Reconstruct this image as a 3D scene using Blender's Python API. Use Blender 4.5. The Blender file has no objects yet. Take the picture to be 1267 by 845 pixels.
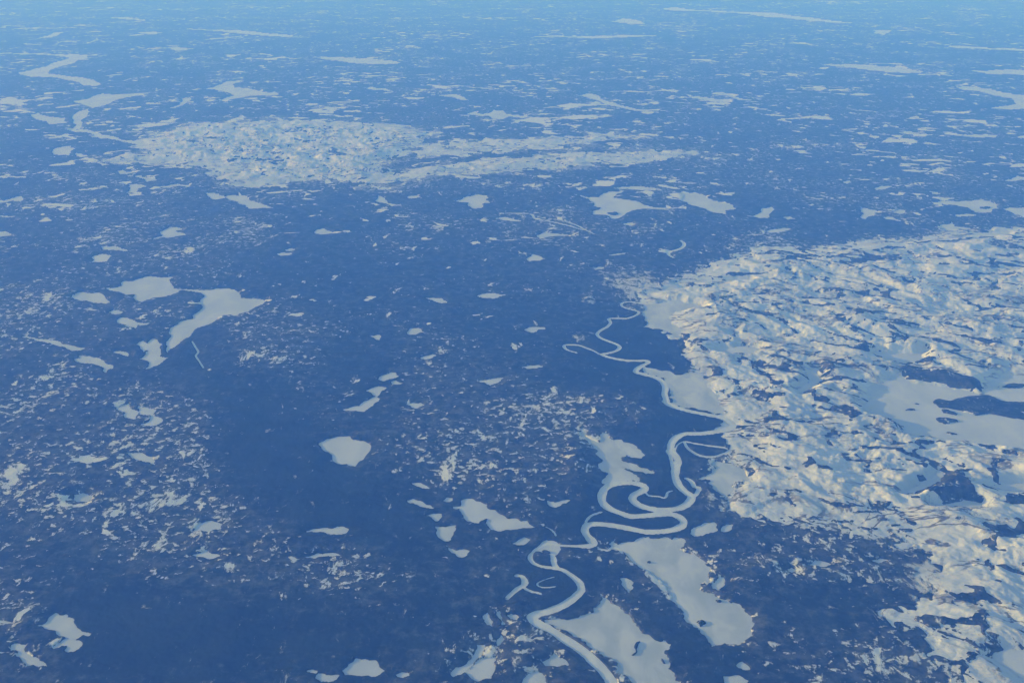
import bpy, math, random
import numpy as np
from mathutils import Vector
from mathutils.geometry import tessellate_polygon
R = math.radians
sc = bpy.context.scene
COL = sc.collection

# ------------------------------------------------------------------ camera
CAM_H = 10500.0
PITCH = R(23.4)                      # below the horizontal
FPX = 35.0/36.0*1267
cam_d = bpy.data.cameras.new('camera'); cam = bpy.data.objects.new('camera', cam_d)
COL.objects.link(cam); sc.camera = cam
cam_d.lens = 35; cam_d.sensor_width = 36; cam_d.clip_start = 5; cam_d.clip_end = 2.0e6
cam.location = (0, 0, CAM_H); cam.rotation_euler = (math.pi/2-PITCH, 0, 0)
cP, sP = math.cos(PITCH), math.sin(PITCH)

def G(px, py, z=0.0):
    """survey point seen at photo pixel -> metres on the ground"""
    u = (px-633.5)/FPX; v = (422.5-py)/FPX
    dy = cP+v*sP; dz = -sP+v*cP
    t = (z-CAM_H)/dz
    return (u*t, dy*t)
def unG(X, Y):
    """ground metres -> photo pixel (numpy), used to read the survey lists"""
    depth = Y*cP+CAM_H*sP
    depth = np.where(depth < 1, 1, depth)
    u = X/depth; v = (Y*sP-CAM_H*cP)/depth
    return 633.5+u*FPX, 422.5-v*FPX

# ------------------------------------------------------------------ noise
def _hash(ix, iy, seed):
    h = (ix.astype(np.int64)*374761393+iy.astype(np.int64)*668265263+seed*1274126177) & 0xffffffff
    h = ((h ^ (h >> 13))*1274126177) & 0xffffffff
    h = h ^ (h >> 16)
    return (h & 0xffffff).astype(np.float64)/0xffffff
def vnoise(x, y, seed):
    ix = np.floor(x); iy = np.floor(y); fx = x-ix; fy = y-iy
    ux = fx*fx*fx*(fx*(fx*6-15)+10); uy = fy*fy*fy*(fy*(fy*6-15)+10)
    def g(dx, dy):
        a = _hash(ix+dx, iy+dy, seed)*2*math.pi
        return np.cos(a)*(fx-dx)+np.sin(a)*(fy-dy)
    a = g(0, 0); b = g(1, 0); c = g(0, 1); d = g(1, 1)
    return 1.5*((a+(b-a)*ux)*(1-uy)+(c+(d-c)*ux)*uy)
def fbm(x, y, wl, octs, seed, gain=.5, lac=2.03):
    s = 0; a = 1.0; f = 1.0/wl; t = 0
    for i in range(octs):
        s = s+a*vnoise(x*f+i*17.3, y*f-i*9.1, seed+i*7); t += a; a *= gain; f *= lac
    return s/t
def sstep(a, b, x):
    t = np.clip((x-a)/(b-a), 0, 1); return t*t*(3-2*t)

# ------------------------------------------------------------------ survey
TILES = dict(A=(0,340,5.28), B=(160,340,5.28), C=(380,440,5.28), D=(690,340,5.28), E=(700,480,5.28), F=(620,580,5.28),
  G=(620,685,5.28), H=(740,640,5.28), I=(1040,420,5.58), J=(860,420,5.58), K=(1027,560,5.28), M=(1027,685,5.28),
  N=(480,580,5.632), O=(500,700,5.76), P=(0,700,5.76), Q=(340,700,5.76), R=(0,0,3.96), S=(320,0,3.96), T=(640,0,3.96),
  U=(947,0,3.96), V=(0,160,3.96), W=(320,160,3.96), X=(640,160,3.96), Y=(947,160,3.96), Z=(0,0,1),
  a=(0,280,3.017), b=(420,280,3.017), c=(840,280,2.967), d=(0,560,2.964), e=(420,560,2.964), f=(840,560,2.965))
def px(tile, pts):
    ox, oy, s = TILES[tile]
    return [(ox+x/s, oy+y/s) for x, y in pts]

# (kind, label, sheet, outline)
LAKES = [
('lake','large frozen lake with a blunt rounded head and a thin western arm, joined by a channel to the boot-shaped lake','A',
 [(650,80),(740,88),(800,72),(800,45),(870,42),(900,28),(950,14),(1060,18),(1140,15),(1105,35),(1125,70),(1165,93),(1150,120),(1000,150),(925,180),(890,170),(878,125),(820,135),(800,120),(730,105)]),
('lake','largest frozen lake of the left half, boot-shaped, its long leg narrowing southward','B',
 [(300,94),(450,98),(530,98),(600,90),(690,98),(720,118),(725,150),(820,155),(870,160),(893,173),(850,200),(800,225),(740,250),(700,268),(620,262),(570,290),(500,330),(440,350),(400,400),(330,440),(290,475),(262,488),(250,512),(240,500),(240,440),(258,380),(300,330),(350,300),(410,290),(440,250),(470,225),(465,170),(490,135),(470,118),(400,106),(300,104)]),
('lake','oval frozen lake with a ruffled top edge just west of the blunt-headed large lake','A',
 [(460,148),(500,122),(540,110),(600,120),(640,115),(680,135),(718,180),(690,190),(600,180),(520,170)]),
('lake','ragged frozen lake full of bays below the foot of the boot-shaped lake','A',
 [(890,455),(935,430),(965,450),(1000,415),(1030,430),(1060,455),(1050,490),(1040,530),(1100,540),(1060,570),(1000,600),(945,618),(975,575),(910,550),(950,520),(970,490),(940,505),(915,480)]),
('lake','small frozen lake with a narrow tail pointing east','A',
 [(770,290),(800,278),(850,290),(890,308),(980,315),(960,328),(895,328),(885,352),(830,340),(780,318)]),
('lake','thin wavy frozen lake tapering to the west','A',
 [(140,402),(200,408),(300,428),(360,430),(400,450),(450,460),(500,475),(560,478),(530,492),(480,498),(440,475),(390,468),(340,445),(280,430),(200,418)]),
('lake','curved frozen lake like a bent finger with a frayed end','A',
 [(475,550),(530,545),(510,520),(545,530),(610,540),(680,560),(720,585),(745,610),(715,615),(690,640),(680,610),(640,590),(590,580),(530,578)]),
('lake','small arched frozen lake east of the bent finger lake','A',[(722,505),(760,498),(800,500),(840,525),(835,534),(800,525),(760,512)]),
('lake','tiny frozen pond with two lobes by the ruffled oval lake','A',[(705,245),(740,228),(800,240),(790,255),(740,258)]),
('lake','almost round frozen lake alone in dark forest','C',
 [(75,570),(130,545),(190,530),(280,527),(310,550),(385,565),(412,615),(385,650),(370,675),(340,690),(315,722),(200,705),(165,670),(140,630),(95,600)]),
('lake','small kite-shaped frozen lake, northernmost of the chain above the round lake','C',[(462,155),(490,130),(545,108),(575,110),(600,138),(560,150),(500,168)]),
('lake','tiny lens-shaped frozen pond under the kite-shaped lake','C',[(548,172),(580,160),(625,180),(590,188),(555,188)]),
('lake','small wedge-shaped frozen lake touching the slanted lake','C',[(380,228),(440,205),(475,200),(522,210),(480,235),(450,268),(425,250)]),
('lake','slanted elongated frozen lake with a pointed western tip','C',[(222,350),(290,335),(340,330),(375,295),(420,278),(450,266),(478,282),(440,310),(400,345),(375,368),(320,360),(250,360)]),
('lake','small spindle-shaped frozen lake east of the slanted lake','C',[(648,315),(690,308),(740,308),(765,325),(720,345),(690,342)]),
('lake','small shallow frozen lake with pointed ends in mid forest','C',[(738,18),(790,0),(820,-10),(860,-2),(820,12),(780,25)]),
('lake','small triangular frozen lake with a long western point','C',[(1110,168),(1160,160),(1230,148),(1290,145),(1265,165),(1195,195),(1165,178)]),
('lake','narrow frozen lake above the triangular one','b',[(680,525),(710,519),(745,517),(762,525),(735,531),(700,532)]),
('lake','small frozen lake with a western tail, shaped like a leaf, in the far middle forest','b',[(512,260),(550,250),(580,250),(625,255),(600,262),(575,271),(545,268)]),
('lake','thin bowed frozen lake in the middle forest','b',[(686,385),(730,375),(765,376),(768,384),(740,386),(722,398),(700,392)]),
('lake','tiny round frozen pond in the middle forest','b',[(252,395),(265,381),(295,379),(306,392),(280,405),(258,404)]),
('lake','tiny triangular frozen pond in the middle forest','b',[(112,408),(150,405),(156,412),(148,425),(130,416)]),
('lake','tiny spindle frozen pond in the middle forest','b',[(322,268),(355,268),(385,270),(404,283),(380,288),(350,277)]),
('lake','six-sided frozen lake near the bottom edge of the view','Q',[(480,745),(520,700),(575,660),(640,663),(710,668),(740,700),(760,730),(782,745),(735,780),(690,788),(600,782),(500,775)]),
('lake','smaller cup-shaped frozen lake beside the six-sided lake','Q',[(290,800),(310,765),(340,765),(400,778),(465,775),(440,805),(385,828),(330,825)]),
('lake','tiny frozen pond with a western point beside the cup-shaped lake','Q',[(225,748),(270,738),(305,745),(290,768),(260,760)]),
('lake','tiny lens-shaped frozen pond east of the six-sided lake','Q',[(860,775),(905,755),(955,765),(960,780),(910,794),(880,790)]),
('lake','frozen lake with a domed top and an eastern spur','P',[(265,425),(330,400),(355,360),(390,338),(470,345),(510,370),(525,400),(560,445),(600,470),(650,480),(640,498),(600,490),(545,520),(470,510),(430,495),(400,460),(330,445)]),
('lake','ragged frozen lake slanting down below the domed lake','P',[(80,560),(120,550),(190,560),(170,590),(215,630),(270,655),(310,680),(335,712),(270,715),(240,700),(190,710),(150,660),(110,640),(130,605),(75,600)]),
('lake','streaky frozen pool attached under the domed lake','P',[(370,575),(430,545),(470,515),(520,522),(590,550),(560,590),(490,615),(460,600),(480,565),(440,565),(420,582),(380,590)]),
('lake','two-winged frozen lake in dark forest west of the river','N',
 [(450,265),(505,262),(510,220),(560,205),(630,228),(690,250),(705,280),(750,285),(785,320),(830,345),(890,345),(930,365),(970,360),(1025,403),(940,412),(860,425),(780,435),(720,425),(695,395),(700,345),(660,355),(635,380),(580,370),(535,350),(510,305),(500,275),(455,278)]),
('lake','small square frozen lake below the chain of little ponds','N',[(330,400),(400,405),(470,392),(475,420),(455,455),(440,492),(400,505),(355,480),(335,440)]),
('lake','hook-shaped frozen pond under the square one','N',[(400,530),(440,555),(480,568),(520,560),(570,570),(545,605),(510,618),(470,590),(420,560)]),
('lake','tiny oval frozen pond, northernmost of the little chain','N',[(165,100),(220,95),(260,115),(290,138),(240,135),(190,118)]),
('lake','tiny drop-shaped frozen pond in the little chain','N',[(135,220),(175,208),(225,222),(250,240),(320,275),(260,268),(200,248),(145,235)]),
('lake','tiny triangular frozen pond in the little chain','N',[(268,325),(320,310),(375,312),(370,340),(345,365),(310,345)]),
('lake','tiny flat frozen pond east of the little chain','N',[(385,222),(410,198),(450,205),(450,222),(410,232)]),
('lake','star-shaped frozen pond west of the river loops','F',[(300,205),(350,218),(400,205),(460,205),(430,222),(390,232),(360,252),(310,235)]),
('lake','frosted frozen pond near the river pool','F',[(68,488),(110,465),(150,445),(190,465),(170,485),(110,498)]),
('lake','frozen pool in the river bend with a small dark islet','F',[(200,540),(245,500),(300,465),(345,470),(385,505),(380,540),(345,575),(310,555),(250,540)]),
('marsh','long flat snow-covered marsh with a bulging head inside the river loops','E',
 [(85,285),(140,290),(215,355),(235,340),(230,300),(260,292),(280,330),(350,335),(420,360),(470,395),(495,460),(430,455),(400,430),(360,455),(380,480),(430,490),(480,515),(580,545),(520,560),(470,545),(400,530),(360,520),(430,550),(480,590),(480,612),(400,605),(300,612),(240,625),(250,590),(280,560),(230,530),(245,470),(210,410),(150,350),(100,310)]),
('marsh','largest flat snow-covered marsh south of the river loops, long and slanting southeast','H',
 [(70,175),(110,140),(130,180),(200,160),(260,140),(330,125),(360,140),(440,125),(480,145),(510,130),(570,150),(560,190),(530,210),(600,240),(690,280),(700,305),(735,325),(715,370),(735,415),(670,430),(660,470),(700,490),(760,500),(790,530),(850,540),(870,560),(935,575),(960,620),(1020,690),(1000,730),(1010,770),(970,790),(930,830),(860,825),(800,830),(740,845),(720,800),(650,720),(560,630),(480,540),(450,450),(380,390),(310,340),(230,290),(180,240),(150,215),(90,205)]),
('marsh','wedge-shaped flat snow-covered marsh against the last river bend','G',
 [(260,430),(330,430),(440,430),(480,420),(560,390),(600,385),(640,330),(655,270),(690,290),(760,340),(800,380),(850,420),(900,480),(980,540),(1040,575),(1060,560),(1110,590),(1100,620),(1070,630),(1095,700),(1090,750),(1130,790),(1180,860),(1230,930),(900,930),(880,850),(800,790),(760,760),(750,700),(725,680),(640,630),(560,580),(480,540),(440,510),(350,480),(290,455)]),
('lake','small droplet-shaped frozen lake between two marshes','G',[(780,160),(815,158),(862,185),(862,225),(835,255),(810,225)]),
('lake','small triangular frozen lake with a jagged top west of the river','G',[(270,705),(320,675),(345,650),(380,680),(420,690),(438,732),(360,735),(290,732)]),
('lake','frozen lake with a rounded top cut by the bottom edge','G',[(140,850),(165,800),(235,768),(285,800),(320,860),(330,900),(130,900)]),
('lake','streaky fan-shaped frozen lake west of the river near the bottom edge','O',[(440,760),(500,700),(540,665),(600,655),(655,645),(640,700),(635,760),(620,800),(540,820),(480,800)]),
('lake','narrow frozen arm slanting up beside the fan-shaped lake','O',[(330,765),(370,720),(440,700),(490,660),(520,560),(575,560),(560,610),(500,680),(460,730),(410,770),(350,790)]),
('lake','small upright frozen pond west of the sharp river bend','O',[(560,355),(595,330),(610,370),(628,430),(590,420),(575,385)]),
('lake','narrow upright frozen pond beside the other upright one','O',[(655,320),(685,325),(700,365),(720,415),(695,415),(675,370)]),
('lake','small oval frozen pond just west of the sharp river bend','O',[(735,350),(790,345),(815,365),(800,388),(760,378)]),
('lake','small slanted frozen pond south of the sharp river bend','O',[(690,490),(707,510),(690,545),(665,570),(660,530)]),
('lake','small frozen lake with a flat base beside the largest marsh','H',[(600,105),(640,65),(700,35),(760,30),(770,65),(785,85),(720,105),(630,122)]),
('lake','small pinched frozen pond east of the flat-based lake','H',[(800,90),(850,45),(880,45),(870,75),(840,95)]),
('lake','small frozen bay lake at the notch of the largest marsh','H',[(740,440),(780,400),(820,390),(830,415),(810,455),(780,475),(750,465)]),
('marsh','flat snow-covered marsh with a pointed base at the foot of the hills','E',
 [(860,595),(905,580),(960,550),(985,520),(965,480),(1010,482),(1080,500),(1140,520),(1180,570),(1200,600),(1140,610),(1080,640),(1075,690),(1050,722),(1010,690),(960,655),(930,620),(945,600),(910,595)]),
('marsh','upper flat snow-covered marsh beside the winding river at the hill foot','D',
 [(570,600),(650,620),(760,650),(860,640),(960,650),(980,700),(1010,760),(1050,820),(1090,880),(1085,925),(1060,900),(1010,905),(930,885),(830,870),(745,840),(725,800),(730,750),(700,700),(650,660),(560,640)]),
('marsh','flat snow-covered marsh with ragged ends between two narrow meanders','D',
 [(560,200),(620,205),(680,180),(740,165),(800,170),(900,190),(950,220),(820,230),(740,260),(750,300),(800,350),(780,400),(820,420),(760,400),(720,370),(660,355),(560,340),(570,290),(545,240)]),
('lake','star-tailed frozen lake in the far middle distance, with a long eastern spike','X',
 [(280,320),(350,335),(410,335),(420,315),(450,305),(520,305),(480,320),(470,335),(530,345),(600,358),(650,378),(765,386),(700,395),(600,392),(550,405),(500,435),(460,440),(450,425),(375,420),(375,400),(410,385),(370,375),(355,350)]),
('lake','long thin frozen lake above the star-tailed lake','X',[(480,285),(560,280),(650,285),(705,292),(660,300),(580,298),(500,294)]),
('lake','frozen lake with a serrated rim right of the star-tailed lake','X',
 [(800,315),(870,308),(920,325),(960,350),(1010,362),(1040,365),(1075,390),(1020,398),(1015,415),(960,408),(900,385),(850,372),(800,350),(815,335)]),
('lake','small frozen lake shaped like a bird right of the serrated lake','X',[(1155,427),(1190,410),(1200,388),(1250,380),(1250,400),(1230,415),(1235,430),(1190,435)]),
('lake','tadpole-shaped frozen lake with an eastern tail in the far middle forest','X',[(95,520),(120,508),(170,512),(270,514),(240,520),(180,524),(130,531),(100,530)]),
('lake','small frozen lake south of the star-tailed lake','X',[(520,462),(560,456),(575,465),(560,474),(535,470)]),
('lake','tiny spindle frozen lake near the winding stream','X',[(443,614),(490,608),(530,605),(525,612),(480,618),(450,620)]),
('lake','tiny frozen pond west of the frosted flats','X',[(370,681),(400,673),(427,678),(410,686),(380,687)]),
('lake','speckled frozen pond in mid forest','X',[(45,635),(70,612),(110,622),(135,635),(105,645),(60,648)]),
('lake','frozen lake with frilled rim and a hollow side in the far middle distance','W',
 [(965,355),(1000,335),(1060,320),(1120,325),(1110,345),(1135,360),(1095,365),(1085,388),(1050,390),(1030,360),(990,358)]),
('lake','small dome-shaped frozen lake with an eastern tail below the far white hills','W',[(275,510),(285,492),(320,487),(345,498),(385,510),(330,515)]),
('lake','small frozen lake with two tails under the far white hills','W',[(570,350),(585,325),(620,340),(630,358),(700,372),(650,378),(610,362)]),
('lake','thin frozen lake under the long far ridge','W',[(720,332),(760,325),(795,330),(770,338),(735,338)]),
('lake','small spindle frozen lake at the left of a dark stretch','W',[(90,612),(125,604),(165,608),(150,618),(110,620)]),
('lake','thin frozen lake left of the dark stretch just above the spindle one','W',[(130,590),(160,583),(180,588),(160,597),(135,596)]),
('lake','thin curving frozen lake beyond the streaked fen','W',[(1155,436),(1200,430),(1250,440),(1290,452),(1240,450),(1190,445)]),
('lake','frozen lake with a hooked eastern end left of the far white hills','V',[(255,112),(285,90),(350,80),(370,95),(345,108),(360,130),(290,128)]),
('lake','thin triangular frozen lake beside the hooked one','V',[(370,118),(400,120),(442,130),(400,138),(372,132)]),
('lake','long slanting frozen channel lake running to the far white hills','V',[(335,5),(400,0),(470,18),(560,36),(640,55),(715,70),(700,78),(640,70),(560,52),(490,46),(460,28),(400,15)]),
('lake','small frozen lake with a long western tail at the left edge','V',[(-60,352),(20,350),(60,338),(95,328),(115,340),(100,355),(60,352),(0,360),(-60,362)]),
('lake','small lens-shaped frozen lake cut by the left edge','V',[(-50,505),(10,502),(50,510),(40,522),(-50,528)]),
('lake','thin frozen lake cut by the left edge above the lens-shaped one','V',[(-60,425),(20,424),(75,427),(30,433),(-60,433)]),
('lake','jagged stepped frozen lake left of mid view','V',[(600,265),(640,270),(690,270),(720,282),(680,290),(670,310),(600,315),(640,290)]),
('lake','narrow frozen lake above the jagged stepped one','V',[(570,205),(600,200),(655,212),(620,222),(585,220)]),
('lake','narrow frozen lake right of the jagged stepped one','V',[(660,228),(690,225),(720,240),(775,250),(720,258),(690,240)]),
('lake','long low frozen lake like a wave below the far white hills','V',[(775,282),(830,275),(870,267),(930,275),(930,284),(870,280),(800,286)]),
('lake','small frozen lake with ragged western arm','V',[(1000,310),(1060,315),(1110,332),(1050,345),(1020,330)]),
('lake','ragged frozen lake stepping down eastward below the far white hills','V',[(1110,325),(1160,325),(1215,328),(1220,345),(1260,358),(1300,372),(1340,385),(1260,390),(1215,392),(1200,370),(1150,352)]),
('lake','frozen pond with a frilled outline above the blunt-headed lake','V',[(450,625),(500,610),(548,618),(520,650),(450,652)]),
('lake','thin frozen pond above the frilled pond','V',[(485,575),(560,573),(630,598),(560,592),(500,590)]),
('lake','small two-armed frozen lake in a cluster left of mid view','V',[(750,542),(800,520),(790,500),(830,478),(895,492),(860,500),(910,520),(850,528),(800,530)]),
('lake','short frozen lake with a notch west of the boot-shaped lake','a',[(100,413),(150,420),(200,428),(240,440),(320,455),(280,465),(240,450),(190,436)]),
('lake','broad bent frozen lake among far streaks at the upper left','R',
 [(90,355),(150,345),(230,325),(290,300),(340,285),(250,272),(150,268),(-20,266),(-20,262),(150,262),(250,266),(360,268),(430,272),(435,285),(380,298),(350,315),(290,330),(240,350),(230,362),(300,370),(380,378),(440,388),(470,400),(500,412),(470,422),(410,422),(390,405),(330,395),(250,380),(150,378),(100,368)]),
('lake','frozen lake shaped like a diving bird at the upper left','R',
 [(985,437),(1040,432),(1080,415),(1120,398),(1200,397),(1170,407),(1135,412),(1150,430),(1210,432),(1260,445),(1340,462),(1260,468),(1200,475),(1130,490),(1080,495),(1110,478),(1150,470),(1090,450),(1050,440)]),
('lake','comma-shaped frozen lake left of the diving bird lake','R',[(830,530),(880,515),(890,485),(930,478),(930,495),(900,515),(850,532)]),
('lake','broad frosted frozen lake with an eastern horn at the upper left','R',[(360,497),(430,485),(500,460),(560,465),(640,460),(740,453),(680,470),(590,485),(520,515),(450,530),(400,510)]),
('lake','broken wavy frozen channel stepping down from the frosted horned lake','R',[(355,578),(390,545),(432,532),(440,548),(425,575),(395,592),(405,612),(385,634),(350,640),(375,612),(360,595)]),
('lake','faint frosted frozen streak left of the broken wavy channel','R',[(150,565),(190,555),(240,572),(320,580),(310,592),(330,604),(240,610),(230,596),(180,588)]),
('lake','long thin frozen lake near the top edge','R',[(870,140),(1000,146),(1100,148),(1180,150),(1270,160),(1410,172),(1480,182),(1380,182),(1270,175),(1180,166),(1080,156),(940,148)]),
('lake','thin far frozen lake under the left top edge','R',[(530,88),(620,86),(700,98),(760,102),(700,104),(600,96)]),
('lake','short far frozen lake at the upper left','R',[(670,162),(740,156),(800,163),(760,171),(700,168)]),
('lake','short far frozen lake below the thin pair at the upper left','R',[(820,236),(880,233),(950,241),(900,250),(850,248)]),
('lake','far frozen lake with a splayed west end at the upper left','R',[(185,185),(240,172),(260,162),(312,160),(290,172),(250,185),(215,190)]),
('lake','slanting far frozen sliver at the upper left','R',[(415,212),(455,200),(505,186),(480,200),(430,215)]),
('lake','long diffuse frozen lake in the far upper middle','S',[(290,285),(380,280),(460,285),(560,288),(660,300),(700,310),(620,318),(520,315),(420,305),(340,296)]),
('lake','far frozen lake with a drooping eastern end','S',[(830,465),(920,466),(960,462),(1010,478),(1030,495),(990,492),(950,478),(880,470)]),
('lake','far star-shaped frozen lake with arms both ways','S',[(1020,560),(1060,545),(1090,560),(1130,555),(1150,540),(1200,545),(1215,560),(1340,575),(1290,580),(1230,572),(1200,585),(1150,585),(1130,570),(1060,566)]),
('lake','far frozen lake with a rising western tip','S',[(525,435),(545,425),(580,434),(620,433),(665,455),(610,443),(560,442)]),
('lake','far frozen lake cut thin like a brush stroke west of middle','S',[(-10,460),(40,458),(80,450),(100,465),(40,470),(-10,468)]),
('lake','slanting club-shaped frozen lake in the far middle','T',[(305,470),(345,458),(395,468),(410,485),(480,505),(580,535),(740,545),(580,545),(510,530),(420,508),(370,488)]),
('lake','pale frozen lake near the top edge right of middle','T',[(700,45),(760,36),(820,44),(900,52),(1100,60),(1270,65),(1270,84),(1200,82),(1100,68),(950,60),(760,54)]),
('lake','very long faint frozen lake across the far distance','T',[(0,178),(200,176),(400,178),(600,172),(740,174),(560,184),(400,190),(200,184)]),
('lake','far frozen lake faintly arched near the top edge','T',[(460,108),(520,90),(580,98),(630,120),(560,122)]),
('lake','short far frozen streak lake at middle right','T',[(110,432),(180,430),(200,440),(150,440)]),
('lake','far forked frozen lake right of middle','T',[(830,478),(880,472),(960,485),(1050,492),(1040,505),(960,502),(900,490)]),
('lake','far frozen lake descending east beyond the forked one','T',[(930,445),(1010,455),(1060,470),(1100,485),(1200,498),(1090,492),(1030,472),(960,452)]),
('lake','far wide frozen lake like a brush stroke at the upper right','U',[(240,318),(360,316),(470,318),(560,325),(680,335),(800,358),(700,360),(600,355),(500,345),(420,333),(330,324)]),
('lake','thin straight frozen lake cut by the right edge','U',[(810,226),(950,226),(1080,235),(1290,242),(1290,252),(1100,246),(960,236)]),
('lake','streaked frozen lake cut by the right edge under the straight one','U',[(1000,348),(1080,348),(1160,342),(1290,345),(1290,368),(1180,365),(1100,366)]),
('lake','frozen lake with a hooked bay cut by the right edge','U',[(935,428),(1000,425),(1090,435),(1170,455),(1290,470),(1290,535),(1200,538),(1095,533),(1160,522),(1230,510),(1210,485),(1120,470),(1050,450),(980,445)]),
('lake','pale slanting frozen lake right of the very top','U',[(-10,64),(60,68),(160,82),(300,98),(420,113),(480,118),(360,116),(220,105),(120,92),(-10,84)]),
('lake','short far frozen lake near the upper right','U',[(525,150),(600,148),(620,160),(580,172),(530,165)]),
('lake','narrow frozen lake at the right like a flat leaf','Y',[(960,34),(1050,26),(1150,28),(1130,42),(1030,42)]),
('lake','thin twig-like frozen lake right of middle','Y',[(655,18),(700,10),(770,18),(730,26)]),
('lake','narrow streak of frozen water right of middle','Y',[(455,105),(540,102),(620,112),(660,122),(590,116)]),
('lake','small frozen lake like a flat boat hull above the right hills','Y',[(530,290),(570,278),(622,280),(590,292),(545,298)]),
('lake','small trapezium-shaped frozen pond above the right hills','Y',[(370,258),(400,252),(435,260),(400,268)]),
('lake','frozen lake with a dark slot near the right edge','Y',[(820,358),(890,352),(1000,352),(1060,345),(1120,365),(1142,388),(1100,408),(1030,405),(1000,388),(960,378),(870,368)]),
('lake','smooth frozen lake cut by the right edge','Y',[(1160,392),(1200,384),(1290,392),(1290,426),(1220,420)]),
('lake','thin frozen lake just under the slotted lake','Y',[(930,420),(980,415),(1040,420),(990,428),(940,430)]),
('lake','frozen lake with an arrow-shaped head above the right hills','Y',[(470,385),(500,390),(550,402),(530,420),(495,440),(478,440),(485,415)]),
('lake','frozen lake with a rugged top and eastern tail close above the right hills','Y',[(855,470),(900,465),(910,452),(925,475),(1005,488),(940,490),(880,492)]),
('lake','thin frozen strip lake touching the top of the right hills','Y',[(1000,505),(1060,508),(1190,510),(1180,522),(1040,520)]),
('lake','short frozen lake with a pointed end west of the arrow-headed lake','Y',[(5,500),(60,490),(125,486),(90,500),(20,508)]),
('lake','small frozen pond like a bean near the arrow-headed lake','Y',[(90,430),(120,428),(148,440),(110,444)]),
('lake','long thin frozen lake in the forest above the right hills','Y',[(575,432),(620,430),(640,442),(685,450),(640,448),(590,440)]),
('lake','small paired frozen ponds right of the arrow-headed lake','Y',[(622,408),(660,392),(685,400),(670,415),(640,412)]),
('lake','small frozen lake near the right edge shaped like a step','Y',[(1155,250),(1210,245),(1230,228),(1290,235),(1290,248),(1220,255)]),
('lake','short frozen lake right of the boat hull lake','Y',[(800,306),(840,308),(862,318),(820,320)]),
('lake','big frozen lake with wooded islands among the right hills','I',
 [(150,460),(200,420),(220,400),(180,360),(230,310),(300,300),(360,262),(440,265),(480,300),(560,315),(640,320),(740,328),(790,352),(880,355),(960,380),(1000,385),(980,350),(1020,300),(1100,250),(1180,235),(1260,250),(1420,280),(1420,640),(1290,760),(1180,740),(1080,720),(980,715),(860,690),(720,685),(560,665),(430,640),(440,600),(380,560),(300,530),(200,505)]),
('lake','frozen lake wedged between two domes above the island lake','I',[(190,95),(290,85),(380,100),(470,100),(590,85),(560,125),(520,150),(440,168),(380,150),(300,130)]),
('lake','frozen lake narrowing southwest in a cleft of the right hills','J',[(850,205),(860,260),(830,310),(790,345),(740,375),(710,350),(760,310),(790,280),(780,240),(800,215)]),
('lake','small flat frozen lake in the upper hill foot','J',[(130,70),(200,50),(330,45),(440,70),(390,92),(300,95),(200,85)]),
('lake','crooked narrow frozen lake in a hill valley','K',[(490,265),(560,220),(640,180),(690,145),(700,110),(745,130),(745,155),(690,195),(620,235),(550,268)]),
('lake','flat frozen lake under the dark wooded valley','K',[(670,350),(760,335),(850,322),(950,318),(990,335),(990,352),(900,358),(780,358)]),
('lake','frozen lake cut by the right edge beyond the wooded valley','K',[(1060,220),(1120,208),(1200,200),(1300,198),(1300,260),(1200,252),(1120,240)]),
('lake','smooth frozen lake in the bottom right corner','M',[(1060,670),(1130,630),(1200,625),(1330,640),(1330,900),(1280,850),(1200,780),(1120,720)]),
('lake','small bright frozen pond in the forest south of the hills','K',[(275,705),(330,690),(372,698),(330,718)]),
('lake','small frozen pond in the forest under the hills','f',[(478,415),(520,395),(560,408),(520,420)]),
('lake','small round frozen pond in the forest under the hills','f',[(398,430),(415,420),(430,430),(415,440)]),
('lake','small kite-shaped frozen pond south of the largest marsh','f',[(210,780),(232,765),(262,792),(235,797)]),
('lake','small frozen pond at the bottom edge south of the largest marsh','f',[(165,820),(205,815),(255,835),(240,860),(175,860)]),
('lake','spindle-shaped frozen lake among snow patches in the left lower forest','d',[(705,288),(730,262),(780,250),(815,262),(810,280),(770,288)]),
('lake','small spindle frozen lake below the other spindle lake','d',[(705,375),(760,360),(808,378),(770,390)]),
('lake','thin flat frozen lake in the lower left forest','d',[(1120,290),(1180,275),(1250,270),(1280,280),(1270,295),(1200,297)]),
('lake','thin curved frozen sliver in the lower left forest','d',[(1120,383),(1170,370),(1220,366),(1250,378),(1190,380)]),
('lake','ragged frozen pond at the left above the lower forest','d',[(470,0),(520,0),(560,15),(568,45),(520,30),(480,15)]),
('lake','small four-sided frozen pond in the left lower forest','d',[(272,155),(300,148),(340,162),(320,182),(290,182)]),
('lake','slender frozen pond cut by the left edge near the bottom','P',[(-60,385),(30,388),(100,402),(50,414),(-60,418)]),
('lake','irregular frozen lake among snow patches in the left forest','a',[(430,680),(480,662),(515,690),(505,720),(470,715)]),
('lake','curled frozen lake with a dark notch in the left forest','a',[(515,670),(580,685),(608,725),(570,745),(520,742),(560,725),(565,705),(520,700)]),
]
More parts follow.
